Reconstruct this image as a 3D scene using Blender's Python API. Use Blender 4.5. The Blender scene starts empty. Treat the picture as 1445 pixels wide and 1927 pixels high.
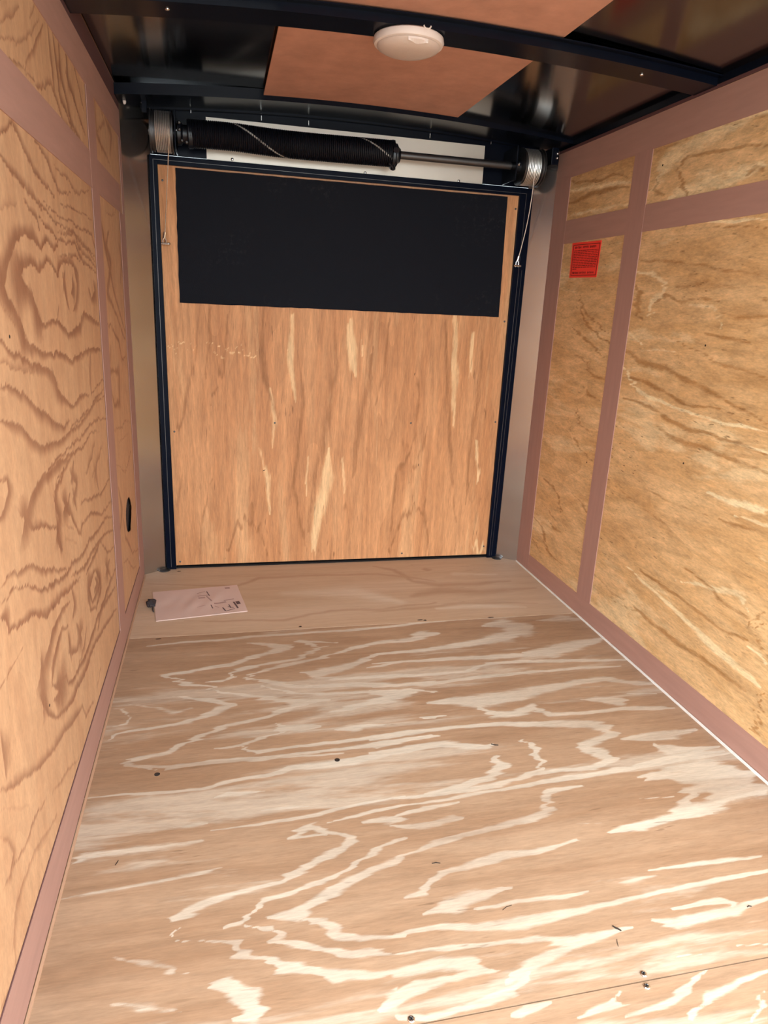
import bpy, bmesh, math, random
import numpy as np
from mathutils import Vector, Matrix
C = bpy.context.scene
COL = C.collection
PI = math.pi
random.seed(4)

# ------------------------------------------------------------------ camera
cd = bpy.data.cameras.new('camera'); cam = bpy.data.objects.new('camera', cd); COL.objects.link(cam)
# columns: world axes seen in camera space (x right, y down, z forward)
Rcv = np.array([[0.9742909693, -0.2206311812, 0.0455959316],
                [-0.0201028372, -0.2867139504, -0.9578052968],
                [0.2243947036, 0.9322644435, -0.2837781254]])
right, down, fwd = Rcv
cam.matrix_world = Matrix(((right[0], -down[0], -fwd[0], 0.292),
                           (right[1], -down[1], -fwd[1], 0.0),
                           (right[2], -down[2], -fwd[2], 1.0), (0, 0, 0, 1)))
cd.sensor_fit = 'VERTICAL'; cd.sensor_height = 32.0; cd.lens = 32.0 * 1312.0 / 1927.0
cd.clip_start = 0.01
C.camera = cam

# ------------------------------------------------------------------ world, sun, exposure
w = bpy.data.worlds.new('sky'); C.world = w; w.use_nodes = True
nt = w.node_tree; bg = nt.nodes['Background']
bg.inputs[0].default_value = (0.82, 0.93, 1.0, 1); bg.inputs[1].default_value = 4.3
sd = bpy.data.lights.new('sun', 'SUN'); sd.energy = 1.5; sd.angle = math.radians(60); sd.color = (.93, .97, 1)
sun = bpy.data.objects.new('sun', sd); COL.objects.link(sun)
sun.rotation_euler = Vector((0.22, .72, -.74)).to_track_quat('-Z', 'Y').to_euler()
C.view_settings.view_transform = 'Standard'; C.view_settings.look = 'None'
C.view_settings.gamma = 1; C.view_settings.use_curve_mapping = False
C.view_settings.exposure = 0.84

# ------------------------------------------------------------------ helpers
def link(name, me, mats, parent=None):
    o = bpy.data.objects.new(name, me); COL.objects.link(o)
    for m in (mats if isinstance(mats, (list, tuple)) else [mats]): me.materials.append(m)
    if parent is not None:
        o.parent = parent
        o.matrix_parent_inverse = Matrix.Translation(parent.location).inverted()
    return o
def obj(name, bm, mat, parent=None, smooth=False, bevel=0):
    bmesh.ops.recalc_face_normals(bm, faces=bm.faces[:])
    me = bpy.data.meshes.new(name); bm.to_mesh(me); bm.free()
    if smooth:
        for p in me.polygons: p.use_smooth = True
    o = link(name, me, mat, parent)
    if bevel:
        b = o.modifiers.new('bevel', 'BEVEL'); b.width = bevel; b.segments = 2; b.limit_method = 'ANGLE'
    if smooth:
        try: me.set_sharp_from_angle(angle=math.radians(40))
        except Exception: pass
    return o
def thing(name, label, cat, loc, group=None):
    o = bpy.data.objects.new(name, None); COL.objects.link(o); o.location = loc
    o.empty_display_size = .05
    return tag(o, label, cat, group)
def tag(o, label, cat, group=None):
    o['label'] = label; o['category'] = cat
    if group: o['group'] = group
    return o
def struct(o, label=None):
    o['kind'] = 'structure'
    if label: o['label'] = label
    return o
def box(bm, x0, x1, y0, y1, z0, z1):
    v = [bm.verts.new((x, y, z)) for x in (x0, x1) for y in (y0, y1) for z in (z0, z1)]
    for f in ((0,1,3,2),(4,6,7,5),(0,4,5,1),(2,3,7,6),(0,2,6,4),(1,5,7,3)): bm.faces.new([v[i] for i in f])
def prism(bm, quad, off):
    """extrude a polygon of 3D points along a vector"""
    a = [bm.verts.new(p) for p in quad]; b = [bm.verts.new(Vector(p) + Vector(off)) for p in quad]
    n = len(quad); bm.faces.new(a); bm.faces.new(b[::-1])
    for i in range(n): bm.faces.new([a[i], b[i], b[(i+1) % n], a[(i+1) % n]])
def tube(bm, pts, r, seg=10, caps=True):
    pts = [Vector(p) for p in pts]; rings = []; rr = r if isinstance(r, (list, tuple)) else [r]*len(pts)
    up = None
    for i, p in enumerate(pts):
        t = (pts[min(i+1, len(pts)-1)] - pts[max(i-1, 0)]).normalized()
        if up is None:
            up = Vector((0, 0, 1)) if abs(t.z) < .9 else Vector((1, 0, 0))
        s = t.cross(up).normalized(); up = s.cross(t).normalized()
        rings.append([bm.verts.new(p + (s*math.cos(2*PI*k/seg) + up*math.sin(2*PI*k/seg))*rr[i]) for k in range(seg)])
    for a, b in zip(rings, rings[1:]):
        for k in range(seg): bm.faces.new([a[k], a[(k+1) % seg], b[(k+1) % seg], b[k]])
    if caps: bm.faces.new(rings[0][::-1]); bm.faces.new(rings[-1])
def lathe_x(bm, prof, c, seg=40):
    """prof: (x, r) along an axis parallel to x through c=(y,z)"""
    rings = [[bm.verts.new((x, c[0] + r*math.cos(2*PI*k/seg), c[1] + r*math.sin(2*PI*k/seg))) for k in range(seg)] for x, r in prof]
    for a, b in zip(rings, rings[1:]):
        for k in range(seg): bm.faces.new([a[k], a[(k+1) % seg], b[(k+1) % seg], b[k]])
    bm.faces.new(rings[0]); bm.faces.new(rings[-1][::-1])
def dome(bm, c, n, r, h, seg=12):
    """low rounded head sitting on a surface with normal n"""
    n = Vector(n).normalized(); s = n.orthogonal().normalized(); t = n.cross(s)
    c = Vector(c); rings = []
    for f, g in ((1, 0), (1, .35), (.8, .75), (.4, .97)):
        rings.append([bm.verts.new(c + (s*math.cos(2*PI*k/seg) + t*math.sin(2*PI*k/seg))*r*f + n*h*g) for k in range(seg)])
    for a, b in zip(rings, rings[1:]):
        for k in range(seg): bm.faces.new([a[k], a[(k+1) % seg], b[(k+1) % seg], b[k]])
    bm.faces.new(rings[0][::-1]); bm.faces.new(rings[-1])

# ------------------------------------------------------------------ materials
def new_mat(name):
    m = bpy.data.materials.new(name); m.use_nodes = True
    return m, m.node_tree.nodes, m.node_tree.links, m.node_tree.nodes['Principled BSDF']
def mix(N, L, fac, a, b, typ='MIX'):
    n = N.new('ShaderNodeMix'); n.data_type = 'RGBA'; n.blend_type = typ
    for sock, v in ((n.inputs[0], fac), (n.inputs[6], a), (n.inputs[7], b)):
        if isinstance(v, (int, float)): sock.default_value = v
        elif isinstance(v, tuple): sock.default_value = (*v, 1)
        else: L.new(v, sock)
    return n.outputs[2]
def math_n(N, L, op, a, b=None, c=None, clamp=False):
    n = N.new('ShaderNodeMath'); n.operation = op; n.use_clamp = clamp
    for i, v in enumerate((a, b, c)):
        if v is None: continue
        if isinstance(v, (int, float)): n.inputs[i].default_value = v
        else: L.new(v, n.inputs[i])
    return n.outputs[0]
def smooth(N, L, v, a, b):
    n = N.new('ShaderNodeMapRange'); n.interpolation_type = 'SMOOTHSTEP'
    L.new(v, n.inputs[0]); n.inputs[1].default_value = a; n.inputs[2].default_value = b
    return n.outputs[0]
def noise(N, L, vec, scale, detail=3, rough=.55, dist=0):
    n = N.new('ShaderNodeTexNoise'); L.new(vec, n.inputs['Vector']); n.inputs['Scale'].default_value = scale
    n.inputs['Detail'].default_value = detail; n.inputs['Roughness'].default_value = rough
    n.inputs['Distortion'].default_value = dist
    return n.outputs[0]
def vscale(N, L, vec, s, loc=(0, 0, 0)):
    n = N.new('ShaderNodeMapping'); L.new(vec, n.inputs[0]); n.inputs['Scale'].default_value = s
    n.inputs['Location'].default_value = loc
    return n.outputs[0]
def sc(r, g, b):   # sRGB 0-255 -> linear
    f = lambda c: (c/255/12.92) if c/255 <= .04045 else ((c/255 + .055)/1.055)**2.4
    return (f(r), f(g), f(b))

def wood(name, base, base2, dark, pale, grain, streak=.35, edge=.07, jag=.35, rings=.3, rough=.6, bump=.15,
         soft=False, seed=0, pores=.5, mottling=.5, ringscale=9.0, dk=.9, wisps=0, wsc=9):
    """plywood: grain = stretch factors (small along the grain). float attributes 'pale' and 'dark' carry the veneer figure"""
    m, N, L, P = new_mat(name)
    co = N.new('ShaderNodeTexCoord').outputs['Object']
    g = vscale(N, L, co, grain, (seed, seed*.7, seed*1.3))
    big = noise(N, L, co, 1.6, 3)
    fine = noise(N, L, g, 60, 4, .65)
    mid = noise(N, L, g, 14, 4, .6, .6)
    col = mix(N, L, smooth(N, L, mid, .3, .7), base, base2)
    # faint natural rings
    rn = noise(N, L, g, ringscale*.25, 2, .5, .4)
    sr = math_n(N, L, 'FRACT', math_n(N, L, 'MULTIPLY', rn, ringscale*2.2))
    ring = math_n(N, L, 'MULTIPLY', smooth(N, L, sr, .3, 1.0), smooth(N, L, big, .4, .6))
    ring = math_n(N, L, 'MULTIPLY', ring, rings)
    col = mix(N, L, ring, col, dark)
    at = N.new('ShaderNodeAttribute'); at.attribute_name = 'pale'; pa = at.outputs['Fac']
    at = N.new('ShaderNodeAttribute'); at.attribute_name = 'dark'; da = at.outputs['Fac']
    jn = math_n(N, L, 'SUBTRACT', noise(N, L, g, 75, 6, .75), .5)
    jn = math_n(N, L, 'MULTIPLY', jn, jag*2)
    # noise moves the edges of the figure only where there is one
    pj = math_n(N, L, 'ADD', pa, math_n(N, L, 'MULTIPLY', jn, smooth(N, L, pa, .05, .5)))
    dj = math_n(N, L, 'ADD', da, math_n(N, L, 'MULTIPLY', jn, smooth(N, L, da, .02, .4)))
    pm = smooth(N, L, pj, .5 - edge, .5 + edge) if not soft else smooth(N, L, pj, .15, .85)
    dm = smooth(N, L, dj, .08, .85)
    col = mix(N, L, math_n(N, L, 'MULTIPLY', pm, math_n(N, L, 'ADD', math_n(N, L, 'MULTIPLY', big, 1.5), -.02 if not soft else .2, clamp=True)), col, pale)
    if wisps:
        wn = noise(N, L, vscale(N, L, g, (1, 1, 1), (5, 5, 5)), wsc, 6, .62, .3)
        wm = math_n(N, L, 'MULTIPLY', smooth(N, L, wn, .56, .63), wisps)
        col = mix(N, L, wm, col, pale)
        wm = math_n(N, L, 'MULTIPLY', smooth(N, L, wn, .44, .36), wisps*.6)
        col = mix(N, L, wm, col, dark)
    col = mix(N, L, math_n(N, L, 'MULTIPLY', dm, math_n(N, L, 'ADD', dk*.55, math_n(N, L, 'MULTIPLY', mid, dk*.8), clamp=True)), col, dark)
    # fibre streaks
    fs = math_n(N, L, 'MULTIPLY', math_n(N, L, 'SUBTRACT', fine, .5), streak)
    fs = math_n(N, L, 'ADD', fs, math_n(N, L, 'MULTIPLY', math_n(N, L, 'SUBTRACT', noise(N, L, g, 260, 3, .7), .5), streak*.9))
    fs2 = math_n(N, L, 'MULTIPLY', math_n(N, L, 'SUBTRACT', big, .5), mottling*.5)
    k = math_n(N, L, 'ADD', math_n(N, L, 'ADD', fs, fs2), 1.0)
    cmb = N.new('ShaderNodeCombineColor')
    for i in range(3): L.new(k, cmb.inputs[i])
    col = mix(N, L, 1.0, col, cmb.outputs[0], 'MULTIPLY')
    # short dark pores / checks
    pn = noise(N, L, vscale(N, L, co, tuple(2.2*x if x > .5 else 2.0*x for x in grain), (seed+3, 0, 1)), 70, 2, .5)
    msk = smooth(N, L, noise(N, L, co, 5, 2), .45, .7)
    pr = math_n(N, L, 'MULTIPLY', math_n(N, L, 'MULTIPLY', smooth(N, L, pn, .62, .74), msk), pores)
    col = mix(N, L, pr, col, tuple(c*.45 for c in dark))
    L.new(col, P.inputs['Base Color']); P.inputs['Roughness'].default_value = rough
    P.inputs['Specular IOR Level'].default_value = .35
    b = N.new('ShaderNodeBump'); b.inputs['Strength'].default_value = bump; b.inputs['Distance'].default_value = .002
    h = math_n(N, L, 'ADD', math_n(N, L, 'MULTIPLY', fine, .5), math_n(N, L, 'ADD', math_n(N, L, 'MULTIPLY', dm, 1.0), math_n(N, L, 'MULTIPLY', pm, -.4)))
    L.new(h, b.inputs['Height']); L.new(b.outputs[0], P.inputs['Normal'])
    return m

def plain(name, col, rough=.5, metal=0, spec=.5, var=.1, scale=20, bump=0, coat=0, stretch=(1, 1, 1), rvar=0):
    m, N, L, P = new_mat(name)
    co = N.new('ShaderNodeTexCoord').outputs['Object']
    n = noise(N, L, vscale(N, L, co, stretch), scale, 4, .6)
    c = mix(N, L, n, tuple(x*(1-var) for x in col), tuple(min(1, x*(1+var)) for x in col))
    L.new(c, P.inputs['Base Color']); P.inputs['Metallic'].default_value = metal
    P.inputs['Roughness'].default_value = rough; P.inputs['Specular IOR Level'].default_value = spec
    P.inputs['Coat Weight'].default_value = coat; P.inputs['Coat Roughness'].default_value = .15
    if rvar:
        L.new(math_n(N, L, 'ADD', rough - rvar/2, math_n(N, L, 'MULTIPLY', n, rvar)), P.inputs['Roughness'])
    if bump:
        b = N.new('ShaderNodeBump'); b.inputs['Strength'].default_value = bump; b.inputs['Distance'].default_value = .003
        L.new(n, b.inputs['Height']); L.new(b.outputs[0], P.inputs['Normal'])
    return m

M = {}
M['floor'] = wood('floor_plywood', sc(152,119,92), sc(167,136,109), sc(132,97,70), sc(199,186,168), (.12, 1, 1), streak=.6, edge=.24, jag=.6, rings=.12, rough=.5, bump=.12, seed=2, wisps=.5, wsc=7)
M['floor_far'] = wood('floor_board', sc(186,157,129), sc(194,166,140), sc(156,118,90), sc(208,190,168), (.1, 1, 1), streak=.25, edge=.3, jag=.3, rings=.1, rough=.55, bump=.08, seed=5, mottling=.3, wisps=.15, dk=.5)
M['left'] = wood('left_wall_plywood', sc(200,156,118), sc(191,145,108), sc(140,94,68), sc(226,190,150), (1, .8, .3), streak=.5, jag=.13, rings=.12, rough=.6, bump=.35, seed=1, pores=.3)
M['right'] = wood('right_wall_plywood', sc(222,182,132), sc(204,160,108), sc(160,112,62), sc(236,212,166), (1, .22, .9), streak=.9, jag=.9, rings=.25, rough=.6, bump=.25, soft=True, seed=7, pores=.9, dk=.8, wisps=.45, wsc=7)
M['door'] = wood('door_plywood', sc(210,152,104), sc(190,130,84), sc(150,98,58), sc(230,188,138), (1, 1, .1), streak=.8, jag=.9, rings=.3, rough=.6, bump=.15, soft=True, seed=9, pores=.8, ringscale=12, dk=.75, wisps=.22, wsc=12)
M['band_h'] = plain('mauve_board_horizontal', sc(170,128,113), .75, var=.14, scale=60, bump=.15, stretch=(1, .12, 1))
M['band_v'] = plain('mauve_board_vertical', sc(168,126,112), .75, var=.14, scale=60, bump=.15, stretch=(1, 1, .12))
M['maroon'] = plain('maroon_top_plate', sc(92,58,56), .7, var=.1)
M['ceilply'] = plain('red_brown_roof_board', sc(192,140,117), .7, var=.32, scale=14, bump=.6)
M['black'] = plain('black_gloss_paint', (.003, .0045, .010), .26, spec=.16, var=.3)
M['roof'] = plain('dark_bare_roof_sheet', (.20, .20, .205), .14, metal=1, var=.15, scale=4, rvar=.10)
M['frame'] = plain('door_frame_black', (.0025, .0045, .012), .3, spec=.07, var=.3)
M['rubber'] = plain('black_grit_sheet', (.0035, .0045, .009), .7, spec=.3, var=.6, scale=45, bump=.4)
m, N, L, P = new_mat('black_grit_sheet_scuffed'); co = N.new('ShaderNodeTexCoord').outputs['Object']
n1 = noise(N, L, co, 3.2, 2); n2 = noise(N, L, co, 55, 4, .7); n3 = noise(N, L, co, 300, 2)
f_ = math_n(N, L, 'MULTIPLY', math_n(N, L, 'MULTIPLY', smooth(N, L, n1, .50, .66), smooth(N, L, n2, .5, .68)), .5)
L.new(mix(N, L, f_, (.0034, .0042, .0085), (.035, .032, .034)), P.inputs['Base Color']); P.inputs['Roughness'].default_value = .75; P.inputs['Specular IOR Level'].default_value = .2
b = N.new('ShaderNodeBump'); b.inputs['Strength'].default_value = .5; b.inputs['Distance'].default_value = .002; L.new(n3, b.inputs['Height']); L.new(b.outputs[0], P.inputs['Normal'])
M['rubber'] = m
M['alu'] = plain('aluminium_sheet', (.74, .66, .56), .42, metal=.6, var=.04, scale=8, stretch=(1, 1, .2))
M['corner'] = plain('galvanised_corner_sheet', (.50, .48, .47), .17, metal=.97, var=.08, scale=5, rvar=.1)
M['cable'] = plain('wire_rope', (.80, .78, .74), .35, metal=.9, var=.2, scale=200)
M['zinc'] = plain('zinc_hardware', (.7, .69, .67), .25, metal=1, var=.1)
M['steel'] = plain('dull_steel_shaft', (.11, .105, .105), .4, metal=.85, var=.2)
M['oil'] = plain('oiled_black_steel', (.005, .006, .010), .35, spec=.5, var=.3)
M['plastic'] = plain('off_white_plastic', sc(226,210,200), .45, var=.03)
M['lens'] = plain('frosted_lens', sc(206,186,172), .35, var=.03, scale=80, bump=.2)
M['sticker'] = plain('red_sticker_paper', sc(255,66,50), .55, var=.04)
M['ink'] = plain('dark_red_ink', sc(96,8,6), .6, var=.05)
M['paper'] = plain('pale_pink_paper', sc(206,178,166), .75, var=.05, scale=12)
M['pink'] = plain('grey_print', sc(166,134,126), .8)
M['pbar'] = plain('dark_print', sc(92,72,72), .8)
M['dark'] = plain('near_black', (.012, .010, .010), .8, spec=.2)
M['knot'] = plain('dark_splinter', (.03, .02, .015), .8, spec=.2)
M['slotfill'] = plain('charcoal_backing', (.05, .04, .042), .8, spec=.2)
M['edge_l'] = plain('raw_board_edge', sc(186,146,116), .7)
M['edge_r'] = plain('white_sealant', sc(236,230,222), .6)
M['gravel'] = plain('pale_ground', sc(168,158,146), .9, var=.2, scale=30)

# ------------------------------------------------------------------ veneer figure: strokes (mm) [strength, u,v,half_width, ...]
GRAIN = {
 'floor': [
  [1,61,1969,5,151,1979,5,254,1981,6,360,1991,6,469,1992,6,565,1996,6,694,1996,7,813,2006,6,975,2025,9],
  [1,352,1949,6,435,1923,12,497,1910,9,460,1895,11,389,1865,10,321,1832,8,256,1814,8,192,1797,7,130,1789,5,156,1763,5,188,1734,9,244,1714,4,269,1680,4,329,1659,5,365,1642,9,401,1626,8,454,1606,11,496,1600,9,558,1599,6],
  [1,288,1777,5,320,1792,7,386,1809,5,489,1830,8,527,1860,7,573,1892,6,522,1942,8,620,1916,6],
  [1,244,1738,5,287,1738,6,319,1759,2,288,1777,5],
  [1,948,1937,19,904,1935,21,866,1907,12,750,1899,9,657,1873,7,564,1826,6,452,1800,7,384,1776,7,345,1749,3,394,1716,9,474,1680,8,537,1671,7,633,1663,12,697,1654,9,761,1644,7,861,1649,6],
  [1,507,1752,8,546,1740,18,609,1757,17,670,1790,9,734,1825,5,808,1829,6,916,1833,5],
  [1,537,1721,10,587,1701,5,706,1697,7,774,1694,8,840,1684,5],
  [1,684,1753,4,741,1759,5,794,1773,5,896,1766,6],
  [1,374,1701,4,470,1644,6,562,1627,5,657,1623,6,719,1607,11,787,1616,6,845,1597,7],
  [1,549,1542,4,600,1551,8,659,1570,10,715,1590,10,750,1599,8],
  [1,69,1420,6,154,1433,6,204,1470,7,247,1492,7,291,1524,7,343,1536,5,401,1548,5,452,1584,12,483,1590,8],
  [1,3,1502,3,51,1532,4,120,1541,4,174,1547,5,212,1557,10,257,1592,12,304,1612,8,257,1641,8,209,1654,5,156,1674,5],
  [0.7,16,1557,3,52,1566,5,58,1591,3,28,1632,4,4,1641,3],
  [0.6,54,1650,6,107,1625,6,160,1601,10,199,1611,8],
  [1,404,1512,4,425,1488,11,471,1486,14,523,1486,10],
  [1,425,1478,5,378,1457,5,322,1436,4,280,1431,3,249,1434,2],
  [1,322,1433,3,364,1404,6,418,1408,4,502,1413,5,587,1414,5,676,1424,6,737,1430,5,793,1426,6],
  [1,555,1463,6,589,1460,13,626,1467,6,668,1466,4],
  [1,786,1402,9,669,1396,8,610,1387,7,526,1387,5,443,1382,4,363,1377,6,310,1381,5,233,1381,6,158,1383,5,97,1395,5,61,1409,4],
  [1,774,1361,9,659,1352,8,572,1335,10,491,1335,10,413,1339,9],
  [1,768,1476,6,808,1475,6],
  [1,751,1997,7,894,2015,8,1040,2028,6,1188,2030,8,1341,2033,6,1466,2034,6],
  [1,1338,1983,12,1423,1990,22,1475,1972,14],
  [1,1115,1966,11,1196,1976,30,1235,1930,42,1280,1944,17],
  [1,1227,1910,31,1157,1880,26,1076,1863,19,981,1848,13,888,1833,8,800,1828,7,715,1822,6],
  [1,1186,1775,14,1255,1765,28,1376,1804,24,1489,1832,12],
  [1,1251,1757,20,1083,1763,13,912,1770,9,705,1774,6],
  [1,688,1695,9,806,1688,7,969,1688,6,1043,1726,7,1196,1717,8,1349,1700,8,1488,1686,7],
  [1,678,1647,9,831,1637,7,998,1653,7,1170,1660,6,1345,1659,6,1433,1655,5],
  [1,662,1567,10,709,1580,14,783,1604,10,674,1627,8],
  [1,812,1544,7,881,1547,18,952,1530,28,1054,1549,22,1161,1569,18,1273,1590,11,1361,1593,13,1421,1561,13,1495,1540,7],
  [1,943,1505,15,958,1464,13,1017,1461,11,1081,1484,13,1109,1444,8,1208,1438,6,1322,1441,7,1398,1432,8,1468,1425,5],
  [1,1224,1499,4,1279,1495,11,1325,1474,17,1352,1477,7],
  [1,1379,1508,7,1457,1497,6],
  [1,764,1481,5,830,1480,6],
  [1,628,1409,8,734,1420,6,842,1429,6,950,1424,7,1056,1412,11,1162,1395,15,1226,1373,16,1232,1342,9,1175,1322,12,1120,1303,10,1160,1269,19,1175,1246,10,1120,1224,7,1039,1227,5,943,1223,5,863,1203,6,796,1196,6,704,1196,5],
  [1,622,1377,7,707,1396,6,797,1399,6],
  [1,618,1359,6,719,1367,7,807,1364,13,882,1341,8,906,1348,9],
  [1,886,1298,15,906,1264,12,861,1232,11,803,1213,7,706,1202,6],
  [1,985,1352,6,1007,1321,9,995,1280,9,997,1239,4,928,1221,5],
  [1,1236,1318,4,1305,1313,13,1365,1310,16,1455,1325,8],
  [1,1316,1283,9,1330,1258,17,1398,1248,10,1453,1250,6],
  [1,1479,1224,5,1353,1217,6,1239,1210,5,1169,1211,5,1023,1196,4,887,1186,4],
  [1,1203,1176,7,1298,1190,9,1399,1178,26,1466,1142,34],
  [1,1381,1108,35,1281,1116,21],
  [1,636,1196,4,721,1198,5,802,1210,6,864,1230,10,898,1271,11,891,1301,11],
  [1,631,1176,4,744,1178,4,864,1187,4,960,1197,5,1057,1203,7,1188,1205,5,1266,1221,7,1378,1233,7,1478,1232,6],
  [1,623,1143,6,682,1160,6,769,1165,4],
  [1,617,1122,4,668,1109,7,737,1120,9,769,1118,4],
  [1,596,1032,6,663,1054,6,737,1072,6,822,1079,7,900,1092,9,951,1114,9,953,1142,7,989,1166,7,1054,1172,6],
  [1,1203,1165,6,1268,1173,13,1346,1142,28,1431,1137,37,1452,1089,16,1346,1098,30,1317,1061,14,1220,1057,16,1293,1115,10],
  [1,1039,1027,4,1113,1033,11,1186,1043,9,1273,1044,8],
  [1,575,946,5,618,949,6,643,971,5,689,990,5,747,996,7,803,1006,9,878,1006,6,956,1020,6],
  [1,615,905,4,659,914,15,712,927,12,778,932,4],
  [1,702,900,5,775,901,4,847,897,5,924,900,4],
  [1,557,874,7,624,875,5,703,863,7,771,858,12,838,859,8,930,865,5,1009,868,4,1093,876,4,1178,879,5,1292,884,6],
  [1,549,839,3,634,833,5,721,827,4,792,821,6,840,805,10,900,811,7,951,815,5],
  [1,836,798,9,785,788,8,735,775,7,702,758,5],
  [1,541,806,13,604,808,10,666,799,10,686,784,6,637,779,4,575,780,8,531,765,12],
  [1,524,738,8,573,729,5,642,732,5,709,744,7,751,771,6],
  [1,1003,819,8,1035,807,10,1100,812,8,1162,811,8,1242,826,6],
  [1,1065,835,5,1110,839,4,1164,834,9,1157,818,6],
  [0.8,1061,925,5,1153,921,5,1238,920,6,1322,918,6],
  [1,1125,752,6,1169,742,4],
  [1,995,749,4,1033,748,3],
  [0.6,986,907,4,1023,907,5,1064,912,4],
  [0.6,994,1061,4,1038,1055,4],
  [1,1160,1108,4,1221,1104,4],
  [1,193,971,9,217,977,8,268,995,7,303,1006,5,371,1017,4,420,1038,6,461,1062,8,498,1079,7,527,1098,7,495,1121,5,447,1147,8,404,1123,3,480,1120,5],
  [1,203,939,5,210,950,6],
  [1,211,930,2,260,916,2,293,906,5,300,887,7,340,871,4,371,849,8,417,834,5,455,816,9,507,810,6,554,808,4],
  [1,285,937,3,319,943,4,337,961,4,342,982,5,374,987,4,415,997,4,468,1011,5,500,1030,4,544,1054,4,588,1073,5,625,1084,5],
  [1,318,936,3,352,924,4,371,898,7,403,885,5,442,866,6,481,849,7,515,848,7,561,837,4],
  [1,362,946,4,405,943,11,444,969,9,483,988,10,535,1012,7,588,1027,8,612,1036,8],
  [1,413,937,5,449,914,10,467,891,9,508,878,5,570,869,5],
  [1,490,1154,5,567,1168,5,648,1177,4],
  [1,268,1167,3,358,1170,3,461,1174,4,544,1191,4,654,1201,4],
  [1,561,1142,9,614,1137,10,639,1140,10],
  [1,257,1263,3,299,1268,7,363,1268,3],
  [1,-1,1306,3,126,1301,4,230,1296,4,311,1317,5,395,1321,5,453,1338,6,572,1343,6,694,1357,6],
  [1,124,1378,6,62,1411,4,104,1423,7],
  [1,146,1375,6,256,1384,6,341,1385,5,428,1376,4,547,1371,5],
  [0.65,3,1127,4,27,1142,11,86,1141,12,164,1141,12,258,1144,9],
  [0.65,2,1046,2,85,1050,5,148,1056,6,214,1062,5,282,1069,4],
  [1,253,834,4,284,833,12,317,805,13,316,782,12,283,776,6],
  [1,491,752,8,521,763,12,547,779,10],
  [0.6,123,911,9,183,886,8,222,866,8],
  [0.6,107,833,6,169,821,8,225,803,6],
  [0.6,370,1209,4,412,1206,7,444,1204,4],
  [0.7,189,1188,3,228,1188,6,258,1187,4],
 ],
 'floor_near': [
  [1,685,708,3,714,708,7,755,715,6],
  [1,871,714,6,866,698,5,815,691,4,786,684,4],
  [1,1021,719,4,978,698,5,927,682,6,867,677,4],
  [1,1134,700,5,1051,684,6,999,677,7,969,654,8],
  [0.8,1107,669,3,1067,647,4,1042,629,4],
  [1,758,678,5,814,660,6,896,656,4],
 ],
 'floor_far': [
  [-0.8,20,2456,8,334,2399,9,422,2469,11,600,2473,9,872,2456,10,975,2420,10,1076,2361,9],
  [-0.8,165,2125,7,478,2094,8,641,2147,9,802,2136,9,1018,2170,11],
  [-0.7,1073,2497,19,1089,2483,19],
  [-0.6,947,2241,11,1004,2256,23,1049,2272,18],
  [0.6,497,2315,53,747,2286,64,897,2184,49],
  [-0.6,10,2045,5,113,2039,5,283,2025,5],
  [-0.8,866,2545,11,943,2492,12,990,2373,12,1083,2322,22,1224,2319,15,1363,2331,13],
  [-0.8,952,2234,30,1067,2271,35,1217,2241,25,1442,2254,15],
  [-0.7,778,2126,9,925,2130,11,1132,2152,12,1381,2121,12],
  [-0.9,1066,2488,20,1080,2478,20],
  [0.7,1011,2120,26,1173,2123,23,1326,2093,19],
  [0.6,1171,2424,40,1336,2406,29],
 ],
 'left': [
  [-1,1905,921,7,1810,944,6,1704,955,6,1642,930,9,1531,917,4,1482,933,6,1436,945,4,1323,943,4,1293,956,16,1278,979,14,1241,1001,10,1203,1013,25,1227,1032,9,1279,1042,6,1327,1029,6,1358,1033,5,1392,1050,4,1469,1026,4,1495,1043,7,1517,1051,4,1616,1053,6,1676,1029,5],
  [-1,1900,858,5,1839,869,5,1688,876,5,1539,867,4,1451,887,5,1367,891,4,1258,905,6,1194,925,12,1187,948,13,1156,972,9,1125,988,11,1111,1007,18,1142,1033,10,1201,1069,9,1247,1083,5,1299,1081,8,1350,1064,4,1400,1084,5,1462,1069,4,1491,1080,5],
  [-1,1700,777,4,1599,788,5,1509,778,3,1443,804,6,1389,827,11,1374,850,12,1325,869,7,1206,889,5,1154,906,4,1104,915,5,1068,930,6],
  [-0.9,1478,755,4,1411,757,6,1314,786,8,1225,819,8,1171,843,6,1099,862,5,1046,870,4],
  [-0.9,1916,764,4,1747,751,5,1683,737,4,1576,732,4,1483,733,4,1377,736,6,1247,751,7,1187,770,8,1151,791,7,1095,813,6,1030,827,4],
  [-1,1927,788,5,1736,772,4],
  [-1,1920,745,3,1724,744,2,1581,744,3,1487,742,3],
  [-1,1919,689,3,1729,710,3,1564,704,3,1430,707,2,1317,709,4,1219,706,4],
  [-1,1797,674,2,1701,691,2,1587,681,3,1465,688,3,1377,674,3,1327,673,2],
  [-1,1273,1129,5,1339,1110,5,1353,1096,6],
  [-1,1370,1140,4,1429,1128,3,1481,1117,2,1585,1119,2,1686,1110,2,1746,1097,3,1910,1082,3],
  [-1,1403,1144,3,1512,1132,2,1620,1135,2,1710,1129,2,1888,1126,3,1919,1102,8],
  [-1,1549,1161,2,1691,1161,2,1904,1162,2],
  [-1,1360,1115,4,1440,1101,4,1494,1088,2,1662,1092,3,1716,1066,5,1782,1057,3,1914,1043,3],
  [-0.9,1499,1101,3,1669,1109,3,1708,1086,5,1910,1056,5],
  [-0.9,1496,1060,3,1653,1069,3,1712,1057,4],
  [-1,1538,1036,5,1516,1015,8,1530,983,7,1549,961,7],
  [-1,1629,1048,8,1655,1017,13,1630,977,8,1592,960,4],
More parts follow.
